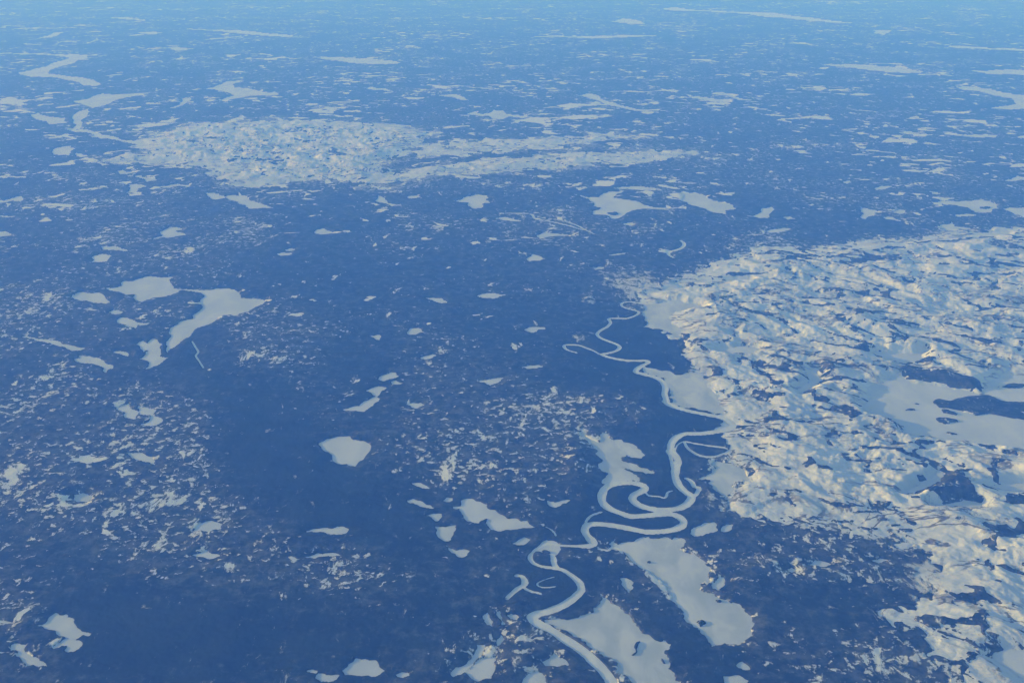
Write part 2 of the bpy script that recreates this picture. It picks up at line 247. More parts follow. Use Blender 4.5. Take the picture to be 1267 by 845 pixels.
ISLANDS = [  # wooded islands and points in the island lake
('I',[(635,435),(680,410),(760,425),(850,400),(930,390),(1010,385),(1060,400),(1150,430),(1270,430),(1420,430),(1420,545),(1200,545),(1120,530),(1030,510),(940,525),(850,500),(760,478),(680,470)]),
('I',[(690,482),(740,485),(810,512),(800,526),(740,515),(700,500)]),
('I',[(655,545),(720,540),(800,552),(820,568),(740,585),(680,570)]),
('I',[(490,430),(545,445),(540,450),(500,440)]),
('I',[(445,488),(490,478),(525,486),(490,493)]),
('I',[(715,640),(760,642),(812,655),(760,658)]),
('I',[(1070,325),(1150,310),(1250,308),(1300,320),(1250,335),(1150,336)]),
('H',[(320,285),(350,290),(340,302),(322,298)]),
('H',[(640,680),(680,670),(710,690),(670,715)]),
('H',[(765,540),(800,535),(810,552),(780,556)]),
('F',[(255,532),(300,532),(328,548),(310,556),(275,545)]),
('G',[(850,660),(880,640),(880,580),(915,572),(895,600),(888,645),(865,665)]),
('G',[(1045,682),(1060,690),(1075,718),(1060,715)]),
('X',[(440,410),(480,405),(500,415),(470,424)]),
('Y',[(1040,382),(1080,378),(1110,386),(1070,392)]),
]
# rivers: (name, label, width metres start/end, list of (tile, pts))
RIVERS = [
('river','main frozen river winding in wide snow-covered loops down to the bottom edge',
 [('D',[(1250,30),(1100,42),(1000,45),(900,44),(820,46),(772,56),(800,68),(826,76),(800,90),(730,92),(670,106),(610,118),(590,130),(640,150),(695,162),(725,178),(700,190),(620,195),(540,187),(470,178),(425,184),(415,200),(440,216),(490,230),(528,243),(512,264),(455,285),(400,285),(335,288),(345,312),(325,338),(280,364),(258,388),(278,412),(330,434),(385,455),(405,475),(382,497),(330,512),(290,520),(330,538),(430,558),(510,562),(575,562),(590,575),(555,592),(520,615),(512,635),(560,650),(630,668),(680,695),(703,735),(698,780),(712,825)]),
  ('E',[(648,88),(700,120),(800,150),(900,170),(1000,190),(1060,215),(1092,245),(1060,270),(980,285),(880,298),(780,300),(720,325),(690,365),(688,400),(715,440),(733,475),(720,520),(716,580),(742,640),(790,685),(822,708),(800,752),(740,785),(650,797),(560,790),(480,765),(438,730),(445,700),(500,672),(517,650),(480,628),(400,620),(320,627),(260,652),(236,700),(243,750),(290,790),(360,818)]),
  ('F',[(850,310),(950,305),(1050,295),(1130,300),(1180,328),(1192,355),(1160,385),(1080,405),(960,412),(860,395),(760,375),(660,362),(585,362),(548,385),(552,420),(580,455),(603,485),(580,503),(500,505),(440,503),(370,498),(300,492),(245,515),(205,545),(190,580),(212,615),(270,638),(345,648),(400,660),(450,690),(500,730),(524,775)]),
  ('G',[(510,256),(450,308),(380,348),(300,378),(225,398),(205,425),(240,455),(320,495),(420,560),(520,625),(600,695),(670,765),(725,845),(790,950),(860,1060)])],
 {0:60, 15:75, 30:100, 40:130, 49:170, 60:180, 75:190, 90:185, 108:170, 109:150, 111:60, 116:80, 118:80, 122:130, 125:180, 128:190, 140:215, 145:230}),
('side_channel','thin frozen branch of the river inside the pool loop','', None),
]
STREAMS = [
('oxbow','frozen oxbow loop west of the upper river','D',[(270,518),(240,500),(190,480),(130,460),(60,458),(40,468),(65,492),(125,510)],80),
('oxbow','frozen crescent oxbow touching the foot of the right hills','E',[(775,352),(790,385),(820,412),(865,438),(920,450),(975,448),(1030,430),(1075,420)],75),
('channel','thin straight frozen channel above the crescent oxbow','E',[(775,348),(840,362),(920,375),(1000,385),(1040,392),(1058,400)],60),
('channel','short frozen link from the upper river bend to the crescent oxbow','E',[(712,412),(728,375),(750,358),(775,348)],28),
('channel','wriggling thin frozen side stream inside the double river loop','F',[(935,140),(955,168),(980,178),(1030,182),(1068,190),(1080,175),(1088,155),(1118,142)],45),
('channel','faint hairpin of an old frozen channel beside the lowest river loop','F',[(345,705),(290,722),(250,738),(236,752),(248,768),(290,775),(355,768)],22),
('channel','short frozen trace north of the river pool','F',[(295,380),(325,395),(345,415),(358,435)],30),
('oxbow','fork-shaped frozen oxbow lake west of the lowest river loop','G',[(103,142),(135,148),(155,175),(148,205),(115,225),(75,255),(38,290)],95),
('channel','eastern prong of the fork-shaped oxbow','G',[(138,208),(165,232),(205,248),(235,254),(262,262)],50),
('channel','left frozen branch around the small river island','E',[(690,398),(664,410),(680,440),(692,480),(700,530),(712,560)],70),
('channel','right frozen arm from the pool to the river','F',[(335,555),(342,590),(350,625),(372,650)],100),
('channel','wavy frozen stream far above the frosted flats','X',[(800,545),(818,562),(805,582),(770,595),(745,600),(742,615),(765,630)],130),
('channel','frozen bypass arm on the right bank of the river loops','E',[(785,590),(820,610),(842,645),(870,655),(855,690),(830,712)],95),
('channel','thin frozen inlet north of the second river loop','F',[(545,375),(560,335),(590,305),(630,290),(655,282)],55),
('channel','thin braided frozen stream crossing the far streaked fen','X',[(-60,412),(60,415),(90,440),(170,455),(260,475),(320,495)],90),
('channel','second thread of the braided frozen stream','X',[(100,430),(170,440),(230,450),(300,475),(325,490),(380,515)],80),
('channel','thin frozen stream trickling south of the boot-shaped lake','B',[(410,435),(430,470),(450,505),(435,530),(460,570),(485,610)],45),
('channel','narrow frozen creek leading into the largest marsh','H',[(0,205),(60,215),(90,200),(130,205),(160,235)],50),
]
HILLS = [
 ('Z',[(1267,284),(1210,288),(1150,292),(1080,298),(1040,305),(1000,311),(960,306),(930,312),(895,322),(870,342),(815,350),(795,368),(812,384),(822,400),(833,422),(846,436),(856,450),(884,480),(892,505),(905,520),(898,545),(905,565),(925,580),(930,605),(905,615),(890,632),(920,640),(960,641),(1020,649),(1070,655),(1120,668),(1150,690),(1152,715),(1128,742),(1120,770),(1150,800),(1140,815),(1165,825),(1190,850),(1230,950),(1320,1100),(1750,1000),(1600,700),(1560,400),(1500,282)], 1.0),
 ('Z',[(172,182),(215,160),(250,152),(330,149),(420,150),(480,157),(535,163),(520,172),(530,178),(500,192),(470,205),(478,220),(475,232),(440,234),(425,225),(350,226),(300,231),(280,224),(268,210),(200,202),(125,200),(150,192),(185,192)], .75),
 ('Z',[(515,188),(560,178),(640,174),(720,168),(780,169),(770,174),(700,180),(640,185),(600,191),(540,190)], .5),
 ('Z',[(462,226),(480,215),(520,207),(600,199),(680,192),(720,189),(800,187),(865,189),(850,196),(760,201),(700,211),(640,212),(560,217),(490,226)], .55),
]
# closed woods inside the hill country (dark valleys)
WOODS = [
 ('K',[(500,272),(600,240),(700,180),(760,140),(870,130),(940,130),(820,175),(850,230),(940,290),(1000,310),(990,330),(850,322),(740,332),(680,300),(590,280)]),
 ('I',[(415,205),(450,185),(520,190),(640,230),(760,250),(860,280),(960,310),(990,340),(880,345),(790,340),(740,320),(640,300),(560,290),(480,280),(420,250)]),
 ('Y',[(435,650),(500,635),(570,632),(620,645),(560,665),(470,672)]),
 ('f',[(980,75),(1040,85),(1100,170),(1050,180),(960,180),(880,150),(920,120)]),
 ('J',[(850,215),(900,190),(940,200),(900,270),(860,300)]),
 ('J',[(100,200),(160,200),(180,260),(110,265)]),
 ('J',[(380,165),(470,160),(560,200),(650,225),(640,235),(520,210),(400,190)]),
 ('J',[(500,500),(560,510),(640,575),(600,580),(530,545)]),
 ('K',[(1150,290),(1270,280),(1340,300),(1340,350),(1170,360)]),
 ('f',[(640,230),(760,190),(780,195),(700,215)]),
]
# forest openness: photo x, y, rx, ry, amount
OPEN = [(60,385,90,18,.10),(190,520,90,34,.17),(30,545,60,40,.10),(120,250,120,40,.05),(250,310,110,25,.10),(110,600,110,42,.12),(275,665,120,62,.16),(170,640,60,40,.08),
 (20,752,45,26,.14),(60,800,40,40,.10),(345,425,60,45,.10),(530,540,100,36,.11),(660,555,70,45,.10),(750,505,62,16,.24),(800,520,25,14,.16),(600,790,85,55,.08),(655,805,40,45,.10),(450,700,90,40,.10),
 (985,690,120,28,.07),(1060,708,60,14,.10),(1050,810,90,40,.05),(930,770,60,40,.05),(330,560,60,70,-.16),(400,640,60,60,-.12),(500,640,40,60,-.10),(120,770,80,60,-.14),(230,790,120,60,-.12),(420,790,130,60,-.10),
 (670,430,100,60,-.07),(460,340,140,60,-.03),(1000,745,110,40,-.06),(60,215,150,40,-.03),(340,340,90,35,-.04),(730,470,60,20,-.08),(800,440,50,40,-.2),(845,520,60,30,-.2),(760,640,60,40,-.16),(800,580,40,40,-.1),
 (540,480,110,40,.04),(620,470,70,25,.05),(450,470,40,80,-.08),(90,140,90,16,.10),(400,75,110,14,.06),(700,75,170,18,.05),(900,85,80,8,.06),(60,400,70,30,.08),(700,280,70,22,.10),(950,130,120,40,.06),(1100,200,170,40,.07),(620,120,330,40,.05),
 (350,120,100,30,.08),(620,25,640,14,.06),(700,690,60,14,.08),(810,655,80,12,-.1),(905,605,30,26,-.05),(700,770,40,30,-.06),(690,720,60,30,-.12),(860,800,60,50,-.10),(960,700,50,14,.05)]
SPARSE = [(800,362,42,20,.34),(770,345,30,12,.22),(716,418,13,7,.30),(860,372,40,16,.5),(1150,720,18,18,.3),(1140,700,20,14,.35),(728,372,12,8,.3),(880,440,20,14,.3),(735,565,10,25,.0),(1120,745,40,26,.10),(890,620,25,10,.3)]
# hand-placed relief in the lowland: x, y, rx, ry, height (photo px footprint)
KNOLLS = [(750,505,60,15,130),(800,522,25,10,70),(712,575,14,24,120),(385,575,14,22,50),(720,645,10,22,70),(935,665,30,14,90),(945,705,16,8,60),(530,550,90,28,60),
 (330,440,60,30,70),(725,372,10,6,60),(640,590,50,25,55),(480,770,60,30,60),(60,600,60,40,70),(1000,700,80,20,60),(640,760,10,30,50),(1100,800,80,40,60),(195,430,10,20,30)]

rng = random.Random(7)
def rough(pts_ground, seed, amp=.16, levels=3, scale=1.0):
    """turn a surveyed outline into a natural shoreline by midpoint displacement"""
    r = random.Random(seed)
    P = list(pts_ground)
    a = amp
    for _ in range(levels):
        Q = []
        n = len(P)
        for i in range(n):
            p, q = P[i], P[(i+1) % n]
            Q.append(p)
            dx, dy = q[0]-p[0], q[1]-p[1]
            L = math.hypot(dx, dy)
            if L > 60:
                k = r.uniform(-a, a)*(1 if L < 2500 else 2500/L)
                Q.append(((p[0]+q[0])/2-dy*k, (p[1]+q[1])/2+dx*k))
        P = Q; a *= .92
    return P
def catmull(P, n=8, closed=False):
    out = []
    N = len(P)
    for i in range(N-1):
        p0 = P[max(i-1, 0)]; p1 = P[i]; p2 = P[i+1]; p3 = P[min(i+2, N-1)]
        for k in range(n):
            t = k/n; t2 = t*t; t3 = t2*t
            out.append(tuple(.5*(2*p1[j]+(p2[j]-p0[j])*t+(2*p0[j]-5*p1[j]+4*p2[j]-p3[j])*t2+(-p0[j]+3*p1[j]-3*p2[j]+p3[j])*t3) for j in range(2)))
    out.append(P[-1]); return out

lake_polys = []
for i, (kind, label, t, pts) in enumerate(LAKES):
    g = [G(*p) for p in px(t, pts)]
    far = t in 'RSTU'
    lake_polys.append(np.array(rough(g, 100+i, .08 if far else .26 if kind == 'marsh' else .17, 3 if far else 5 if kind == 'marsh' else 4)))
isl_polys = [np.array(rough([G(*p) for p in px(t, pts)], 900+i, .15, 2)) for i, (t, pts) in enumerate(ISLANDS)]
hill_polys = [(np.array(rough([G(*p) for p in px(t, pts)], 700+i, .2, 3)), a) for i, (t, pts, a) in enumerate(HILLS)]
wood_polys = [np.array(rough([G(*p) for p in px(t, pts)], 800+i, .2, 3)) for i, (t, pts) in enumerate(WOODS)]
ribbons = []      # (name, label, centre Nx2, halfwidth N)
main = RIVERS[0]
raw = []
for t, pts in main[2]: raw += px(t, pts)
W = main[3]; ks = sorted(W)
wid = np.interp(np.arange(len(raw)), ks, [W[k]*.84 for k in ks])
cen = catmull([G(*p) for p in raw], 6)
hw = np.interp(np.linspace(0, len(raw)-1, len(cen)), np.arange(len(raw)), wid)/2
ribbons.append((main[0], main[1], np.array(cen), hw))
for name, label, t, pts, w in STREAMS:
    g = catmull([G(*p) for p in px(t, pts)], 6)
    s = np.linspace(0, 1, len(g))
    r = random.Random(label)
    ws = w*(.55+.45*np.sin(np.pi*np.clip(s*1.0, .04, .96))**.5)
    ribbons.append((name, label, np.array(g), ws/2))
# small wobble of the banks and of the centre line
for k, (n_, l_, c, h) in enumerate(ribbons):
    s = np.arange(len(c))*1.0
    h *= 1+.38*fbm(s, s*0, 9.0, 3, 40+k)

# ------------------------------------------------------------------ grid (polar, finest where the land is seen smallest)
dep = np.concatenate([np.radians(np.linspace(89.95, 47, 14)), np.radians(np.linspace(47, 4.3, 900))[1:], np.radians(np.array([4.1, 3.9, 3.6, 3.3, 3.0, 2.6, 2.2, 1.8]))])
rad = CAM_H/np.tan(dep)
az = np.concatenate([np.radians(np.linspace(-180, -38.5, 36))[:-1], np.radians(np.linspace(-38.5, 38.5, 1600)), np.radians(np.linspace(38.5, 180, 36))[1:]])
NR, NA = len(rad), len(az)
RR, AA = np.meshgrid(rad, az, indexing='ij')
X = (RR*np.sin(AA)).ravel(); Y = (RR*np.cos(AA)).ravel()
PX, PY = unG(X, Y)
ahead = Y > 0
PX = np.where(ahead, PX, -5000); PY = np.where(ahead, PY, 5000)

def inside(poly, x, y):
    c = np.zeros(len(x), bool)
    x0, y0 = poly[:, 0], poly[:, 1]; x1, y1 = np.roll(x0, -1), np.roll(y0, -1)
    for a, b, c1, d in zip(x0, y0, x1, y1):
        if b == d: continue
        m = (b > y) != (d > y)
        if m.any():
            xi = (c1-a)*(y[m]-b)/(d-b)+a
            mm = x[m] < xi
            idx = np.flatnonzero(m)[mm]
            c[idx] = ~c[idx]
    return c
def seg_dist(P0, P1, x, y):
    best = np.full(len(x), 1e18); arg = np.zeros(len(x), int)
    for i in range(len(P0)):
        ax, ay = P0[i]; bx, by = P1[i]
        dx, dy = bx-ax, by-ay; L2 = dx*dx+dy*dy+1e-9
        t = np.clip(((x-ax)*dx+(y-ay)*dy)/L2, 0, 1)
        d = (x-ax-t*dx)**2+(y-ay-t*dy)**2
        m = d < best
        best[m] = d[m]; arg[m] = i
    return np.sqrt(best), arg
def sdf_poly(poly, reach):
    """signed distance (negative inside) for grid vertices near a polygon: idx, sd"""
    x0, y0 = poly.min(0)-reach; x1, y1 = poly.max(0)+reach
    idx = np.flatnonzero((X > x0) & (X < x1) & (Y > y0) & (Y < y1))
    if not len(idx): return idx, np.zeros(0)
    x, y = X[idx], Y[idx]
    ins = inside(poly, x, y)
    if len(idx)*len(poly) > 4e7:
        P = poly[::2]
    else: P = poly
    d, _ = seg_dist(P, np.roll(P, -1, 0), x, y)
    return idx, np.where(ins, -d, d)
SDW = np.full(len(X), 1e5)           # distance to nearest frozen water (negative on it)
for p in lake_polys:
    span = np.ptp(p, axis=0).max()
    idx, sd = sdf_poly(p, 350.0 if p[:, 1].mean() < 60000 else 900.)
    SDW[idx] = np.minimum(SDW[idx], sd)
for name, label, c, h in ribbons:
    # in pieces, so that each only looks at the vertices near it
    for s in range(0, len(c)-1, 24):
        cc = c[s:s+25]; hh = h[s:s+25]
        x0, y0 = cc.min(0)-350; x1, y1 = cc.max(0)+350
        idx = np.flatnonzero((X > x0) & (X < x1) & (Y > y0) & (Y < y1))
        if not len(idx): continue
        d, a = seg_dist(cc[:-1], cc[1:], X[idx], Y[idx])
        SDW[idx] = np.minimum(SDW[idx], d-hh[a])
SDM = np.full(len(X), 1e5)
for (kind, *_r), p in zip(LAKES, lake_polys):
    if kind == 'marsh':
        idx, sd = sdf_poly(p, 600.); SDM[idx] = np.minimum(SDM[idx], sd)
SDI = np.full(len(X), 1e5)
for p in isl_polys:
    idx, sd = sdf_poly(p, 200.); SDI[idx] = np.minimum(SDI[idx], sd)
SDW = np.maximum(SDW, -SDI)          # islands are land
SDH = np.full(len(X), 1e5); HAMP = np.zeros(len(X))
for k, (p, a) in enumerate(hill_polys):
    P = p
    x0, y0 = P.min(0)-1500; x1, y1 = P.max(0)+1500
    idx = np.flatnonzero((X > x0) & (X < x1) & (Y > y0) & (Y < y1))
    ins = inside(P, X[idx], Y[idx])
    d, _ = seg_dist(P[::3], np.roll(P[::3], -1, 0), X[idx], Y[idx])
    sd = np.where(ins, -d, d)
    m = sd < SDH[idx]
    SDH[idx[m]] = sd[m]; HAMP[idx[m]] = a
SDF = np.full(len(X), 1e5)
for p in wood_polys:
    idx, sd = sdf_poly(p, 400.); SDF[idx] = np.minimum(SDF[idx], sd)

# ------------------------------------------------------------------ relief
wx = X+420*fbm(X, Y, 2600, 2, 11); wy = Y+420*fbm(X, Y, 2600, 2, 23)
# slight NW-SE grain of the ice-worn rock
ca, sa = math.cos(R(-30)), math.sin(R(-30))
gx = (wx*ca+wy*sa)/1.75; gy = (-wx*sa+wy*ca)
farness = sstep(26000, 52000, Y)
big = fbm(gx, gy, 3000, 3, 51)
dome = np.abs(fbm(gx, gy, 1000, 2, 61, .45)); dome2 = np.abs(fbm(gx, gy, 430, 2, 71, .45)); dome3 = np.abs(fbm(gx, gy, 220, 2, 77, .5)); fine = fbm(gx, gy, 130, 3, 81, .5)
edge_n = fbm(X, Y, 900, 4, 31, .6)+farness*1.6*fbm(X, Y, 3200, 3, 37, .6)
hillm = sstep(150, -300, SDH+(700+150*farness)*edge_n)
rough_r = fbm(gx, gy, 1000, 6, 201, .56)
scarp = 1-np.abs(fbm(gx*1.2, gy, 760, 4, 211, .5))*2.2      # crisp crests
HR = .86*(90*(big+.45)+190*rough_r+70*dome*(.5+.9*sstep(-.3, .4, big))+38*dome2+62*scarp+14*fine)
HR = np.maximum(HR, 0)*(.25+.75*HAMP)*(.25+.75*sstep(100, -1500, SDH))
wmask = sstep(0, 300, SDW)            # land falls to the shores
wm2 = sstep(-20, 240, SDW)
low = 46*fbm(X, Y, 2600, 3, 91)+17*fbm(X, Y, 650, 3, 95)+20
low = np.maximum(low, 3)
kn = np.zeros(len(X)); knt = 1+.5*fbm(X, Y, 420, 4, 99, .6)+.35*np.abs(fbm(X, Y, 260, 2, 97))
near = ahead & (PX > -400) & (PX < 1700)
for (a, b, c, d, h) in KNOLLS:
    kn += .55*h*np.exp(-(((PX-a)/c)**2+((PY-b)/d)**2)*1.2)
ZG = low*wm2+kn*knt*(.25+.75*wm2)+HR*hillm*(.18*wm2+.82*wmask)
ZG = np.where(SDI < 0, np.minimum(12+0*ZG, -SDI*.3)+3, ZG)
shore = sstep(18, -12, SDW)
ZG = ZG*(1-shore)-6*shore
ZG = np.where(SDW < -12, -6, ZG)

# ------------------------------------------------------------------ forest cover
nf = .55*fbm(X, Y, 430, 4, 131, .62)+.65*fbm(gx, gy, 380, 4, 137, .6)
lowl = sstep(.30, .02, HR/420.+.55*(dome-.15))     # hollows between the domes
fh = -.47+.95*nf+.50*sstep(.17, 0, dome)+.30*sstep(.13, 0, dome2)+.45*fbm(X, Y, 2300, 2, 141)-.14*farness
fh = np.maximum(fh, np.clip(-SDF/60., -1, 1))
fl = np.ones(len(X))
fcov = fl*(1-hillm)+np.clip(fh*5, -1, 1)*hillm
fcov = np.where((hillm > .02) & (hillm < .98), np.clip((1-2*hillm)+.8*np.clip(fh*4, -1, 1), -1, 1), fcov)
shorecut = np.clip((SDW-4+22*sstep(26000, 15000, Y)*fbm(X, Y, 110, 3, 161, .6))/16., -1, 1)
fcov = np.minimum(fcov, shorecut)
fcov = np.where(SDI < 0, np.clip(-SDI/14., -1, 1), fcov)
tree = 15+4*fbm(X, Y, 90, 2, 151)
ZF = ZG+np.where(fcov > 0, tree*np.minimum(1, fcov*1.6), fcov*12)
# openness for the canopy material
op = (.058+.03*fbm(X, Y, 1800, 3, 191))*np.ones(len(X))
sp = np.zeros(len(X))
for (a, b, c, d, v) in OPEN: op += (.7*v if v > 0 else v)*np.exp(-(((PX-a)/c)**2+((PY-b)/d)**2))
for (a, b, c, d, v) in SPARSE: sp += v*np.exp(-(((PX-a)/c)**2+((PY-b)/d)**2))
op += .02*sstep(330, 200, PY)*ahead
op += .035*fbm(X, Y, 5000, 2, 171)
for t_ in np.linspace(0, 1, 9):   # the dark valley
    op -= .045*np.exp(-(((PX-(230+360*t_))/55)**2+((PY-(455+330*t_))/38)**2))
op = np.where(hillm > .3, op*.3+.05*hillm, op)
op = np.minimum(op, .088)
op += .08*np.exp(-np.maximum(SDM, 0)/150)*(SDM < 900)*(1+1.2*fbm(X, Y, 1200, 2, 181))
op += .10*np.exp(-np.maximum(SDH, 0)/(260+700*farness))*(SDH < 6000)*(hillm < .5)*sstep(.0, .25, .2+fbm(X, Y, 1500, 2, 187))
op = np.where(SDI < 30, .04, op)
sp = np.clip(sp, 0, .9)
lakeland = sstep(430, 120, PY)*ahead*(.58+.42*sstep(20, 150, PY))

# ------------------------------------------------------------------ materials
def mat(name):
    m = bpy.data.materials.new(name); m.use_nodes = True
    nt = m.node_tree; b = nt.nodes['Principled BSDF']; return m, nt, b
def node(nt, typ, **kw):
    n = nt.nodes.new(typ)
    for k, v in kw.items():
        if k in n.inputs.keys() if hasattr(n.inputs, 'keys') else False: n.inputs[k].default_value = v
        else: setattr(n, k, v)
    return n
def xy(nt, scale=(1, 1, 0), rot=0):
    g = nt.nodes.new('ShaderNodeNewGeometry'); mp = nt.nodes.new('ShaderNodeMapping')
    mp.inputs['Scale'].default_value = scale; mp.inputs['Rotation'].default_value = (0, 0, rot)
    nt.links.new(g.outputs['Position'], mp.inputs['Vector']); return mp.outputs['Vector']
def noise(nt, vec, wl, detail=5, rough=.55, dist=0):
    n = nt.nodes.new('ShaderNodeTexNoise'); n.inputs['Scale'].default_value = 1/wl
    n.inputs['Detail'].default_value = detail; n.inputs['Roughness'].default_value = rough; n.inputs['Distortion'].default_value = dist
    nt.links.new(vec, n.inputs['Vector']); return n.outputs['Fac']
def math_(nt, op, a, b=None, c=None, clamp=False):
    n = nt.nodes.new('ShaderNodeMath'); n.operation = op; n.use_clamp = clamp
    for i, v in enumerate((a, b, c)):
        if v is None: continue
        if isinstance(v, (int, float)): n.inputs[i].default_value = v
        else: nt.links.new(v, n.inputs[i])
    return n.outputs[0]
def remap(nt, v, a, b, c=0., d=1.):
    n = nt.nodes.new('ShaderNodeMapRange'); n.interpolation_type = 'SMOOTHSTEP'
    if isinstance(v, (int, float)): n.inputs[0].default_value = v
    else: nt.links.new(v, n.inputs[0])
    for i, q in enumerate((a, b, c, d)): n.inputs[i+1].default_value = q
    return n.outputs[0]
def mixc(nt, f, a, b):
    n = nt.nodes.new('ShaderNodeMix'); n.data_type = 'RGBA'
    if isinstance(f, (int, float)): n.inputs[0].default_value = f
    else: nt.links.new(f, n.inputs[0])
    for s, v in ((6, a), (7, b)):
        if isinstance(v, tuple): n.inputs[s].default_value = v+(1,)
        else: nt.links.new(v, n.inputs[s])
    return n.outputs[2]
def attr(nt, name):
    n = nt.nodes.new('ShaderNodeAttribute'); n.attribute_name = name; return n.outputs['Fac']

SNOW = (.80, .82, .84)
# open snow with bare rock and scattered scrub
m_ground, nt, b = mat('snow_ground')
v = xy(nt)
rk = remap(nt, noise(nt, v, 260, 7, .68, .4), .62, .70)
scrub = remap(nt, noise(nt, v, 700, 9, .70, .3), .58, .66, 0, .6)
nv = math_(nt, 'ABSOLUTE', math_(nt, 'SUBTRACT', noise(nt, xy(nt, (.6, 1, 0), R(36)), 900, 6, .6, .6), .5))
vein = math_(nt, 'MULTIPLY', remap(nt, nv, .005, .026, 1, 0), remap(nt, noise(nt, v, 2100, 4), .42, .56, 0, .95))
nv2 = math_(nt, 'ABSOLUTE', math_(nt, 'SUBTRACT', noise(nt, v, 420, 6, .62, .6), .5))
vein2 = math_(nt, 'MULTIPLY', remap(nt, nv2, .003, .02, 1, 0), remap(nt, noise(nt, v, 1300, 4), .50, .60, 0, .6))
f = math_(nt, 'MAXIMUM', math_(nt, 'MAXIMUM', vein, vein2), math_(nt, 'MAXIMUM', math_(nt, 'MULTIPLY', rk, .5), scrub))
tone = remap(nt, noise(nt, v, 1700, 5), .35, .65)
c0 = mixc(nt, tone, (.54, .62, .76), (.68, .75, .88))
nt.links.new(mixc(nt, f, c0, (.10, .105, .10)), b.inputs['Base Color'])
b.inputs['Roughness'].default_value = .85; b.inputs['Specular IOR Level'].default_value = .15
bmp = nt.nodes.new('ShaderNodeBump'); bmp.inputs['Strength'].default_value = 1.0; bmp.inputs['Distance'].default_value = 44
nt.links.new(noise(nt, xy(nt, (.55, 1, 0), R(30)), 250, 8, .64, .5), bmp.inputs['Height']); nt.links.new(bmp.outputs['Normal'], b.inputs['Normal'])

# lake ice under snow
def ice(name, a, c, wl=700):
    m, nt, b = mat(name); v = xy(nt, (1, .55, 0), R(25))
    t = remap(nt, noise(nt, v, wl, 7, .6, .5), .35, .68)
    nt.links.new(mixc(nt, t, a, c), b.inputs['Base Color'])
    b.inputs['Roughness'].default_value = .75; b.inputs['Specular IOR Level'].default_value = .2
    return m
m_lake = ice('snowy_lake_ice', (.50, .58, .70), (.63, .69, .81))
m_marsh = ice('snowy_marsh', (.44, .52, .62), (.63, .69, .79), 420)
m_river = ice('snowy_river_ice', (.58, .65, .76), (.72, .78, .87), 260)

# spruce canopy with snow openings
m_forest, nt, b = mat('spruce_canopy')
v = xy(nt); vr = xy(nt, (1, .62, 0), R(20))
A_open = attr(nt, 'openness'); A_sp = attr(nt, 'sparse')
n1 = noise(nt, vr, 480, 9, .69, .45)
n2 = noise(nt, v, 2600, 3, .5)
n3 = noise(nt, v, 180, 9, .69, .4)
s1 = math_(nt, 'ADD', math_(nt, 'ADD', n1, math_(nt, 'MULTIPLY', A_open, .6)), math_(nt, 'MULTIPLY', math_(nt, 'SUBTRACT', n2, .5), .30))
o1 = remap(nt, s1, .645, .695)
s3 = math_(nt, 'ADD', n3, math_(nt, 'MULTIPLY', A_open, 1.25))
s3 = math_(nt, 'ADD', s3, math_(nt, 'MULTIPLY', math_(nt, 'SUBTRACT', n2, .5), .25))
o3 = remap(nt, s3, .662, .72, 0, .85)
n4 = noise(nt, xy(nt, (.75, 1, 0), R(-15)), 1300, 5, .52, .5); n5 = noise(nt, xy(nt, (.8, 1, 0), R(30)), 700, 5, .55, .4)
A_l = attr(nt, 'lakeland')
cl = math_(nt, 'MULTIPLY', math_(nt, 'SUBTRACT', noise(nt, v, 7000, 3, .55), .5), .48)
s4 = math_(nt, 'ADD', math_(nt, 'ADD', n4, math_(nt, 'MULTIPLY', A_open, .5)), math_(nt, 'ADD', cl, math_(nt, 'MULTIPLY', math_(nt, 'SUBTRACT', A_l, 1.), .12)))
s5 = math_(nt, 'ADD', math_(nt, 'ADD', n5, math_(nt, 'MULTIPLY', A_open, .5)), math_(nt, 'ADD', cl, math_(nt, 'MULTIPLY', math_(nt, 'SUBTRACT', A_l, 1.), .06)))
o4 = math_(nt, 'MAXIMUM', remap(nt, s4, .668, .680), remap(nt, s5, .664, .684))
thin = remap(nt, math_(nt, 'ADD', noise(nt, v, 260, 9, .72, .2), math_(nt, 'MULTIPLY', A_open, 1.0)), .48, .76, 0, .12)
spn = remap(nt, math_(nt, 'ADD', noise(nt, vr, 240, 9, .74, .5), math_(nt, 'MULTIPLY', A_sp, .55)), .60, .72, 0, .72)
o3 = math_(nt, 'MULTIPLY', o3, math_(nt, 'SUBTRACT', 1., math_(nt, 'MULTIPLY', A_l, .65)))
o = math_(nt, 'MAXIMUM', math_(nt, 'MAXIMUM', math_(nt, 'MAXIMUM', o1, o4), o3), math_(nt, 'ADD', thin, spn), clamp=True)
dark = mixc(nt, remap(nt, noise(nt, v, 900, 6, .6), .35, .65), (.002, .009, .012), (.014, .026, .030))
nt.links.new(mixc(nt, o, dark, (.68, .74, .82)), b.inputs['Base Color'])
b.inputs['Roughness'].default_value = .9; b.inputs['Specular IOR Level'].default_value = .1
bmp = nt.nodes.new('ShaderNodeBump'); bmp.inputs['Strength'].default_value = .6; bmp.inputs['Distance'].default_value = 10
nt.links.new(noise(nt, v, 60, 4, .6), bmp.inputs['Height']); nt.links.new(bmp.outputs['Normal'], b.inputs['Normal'])

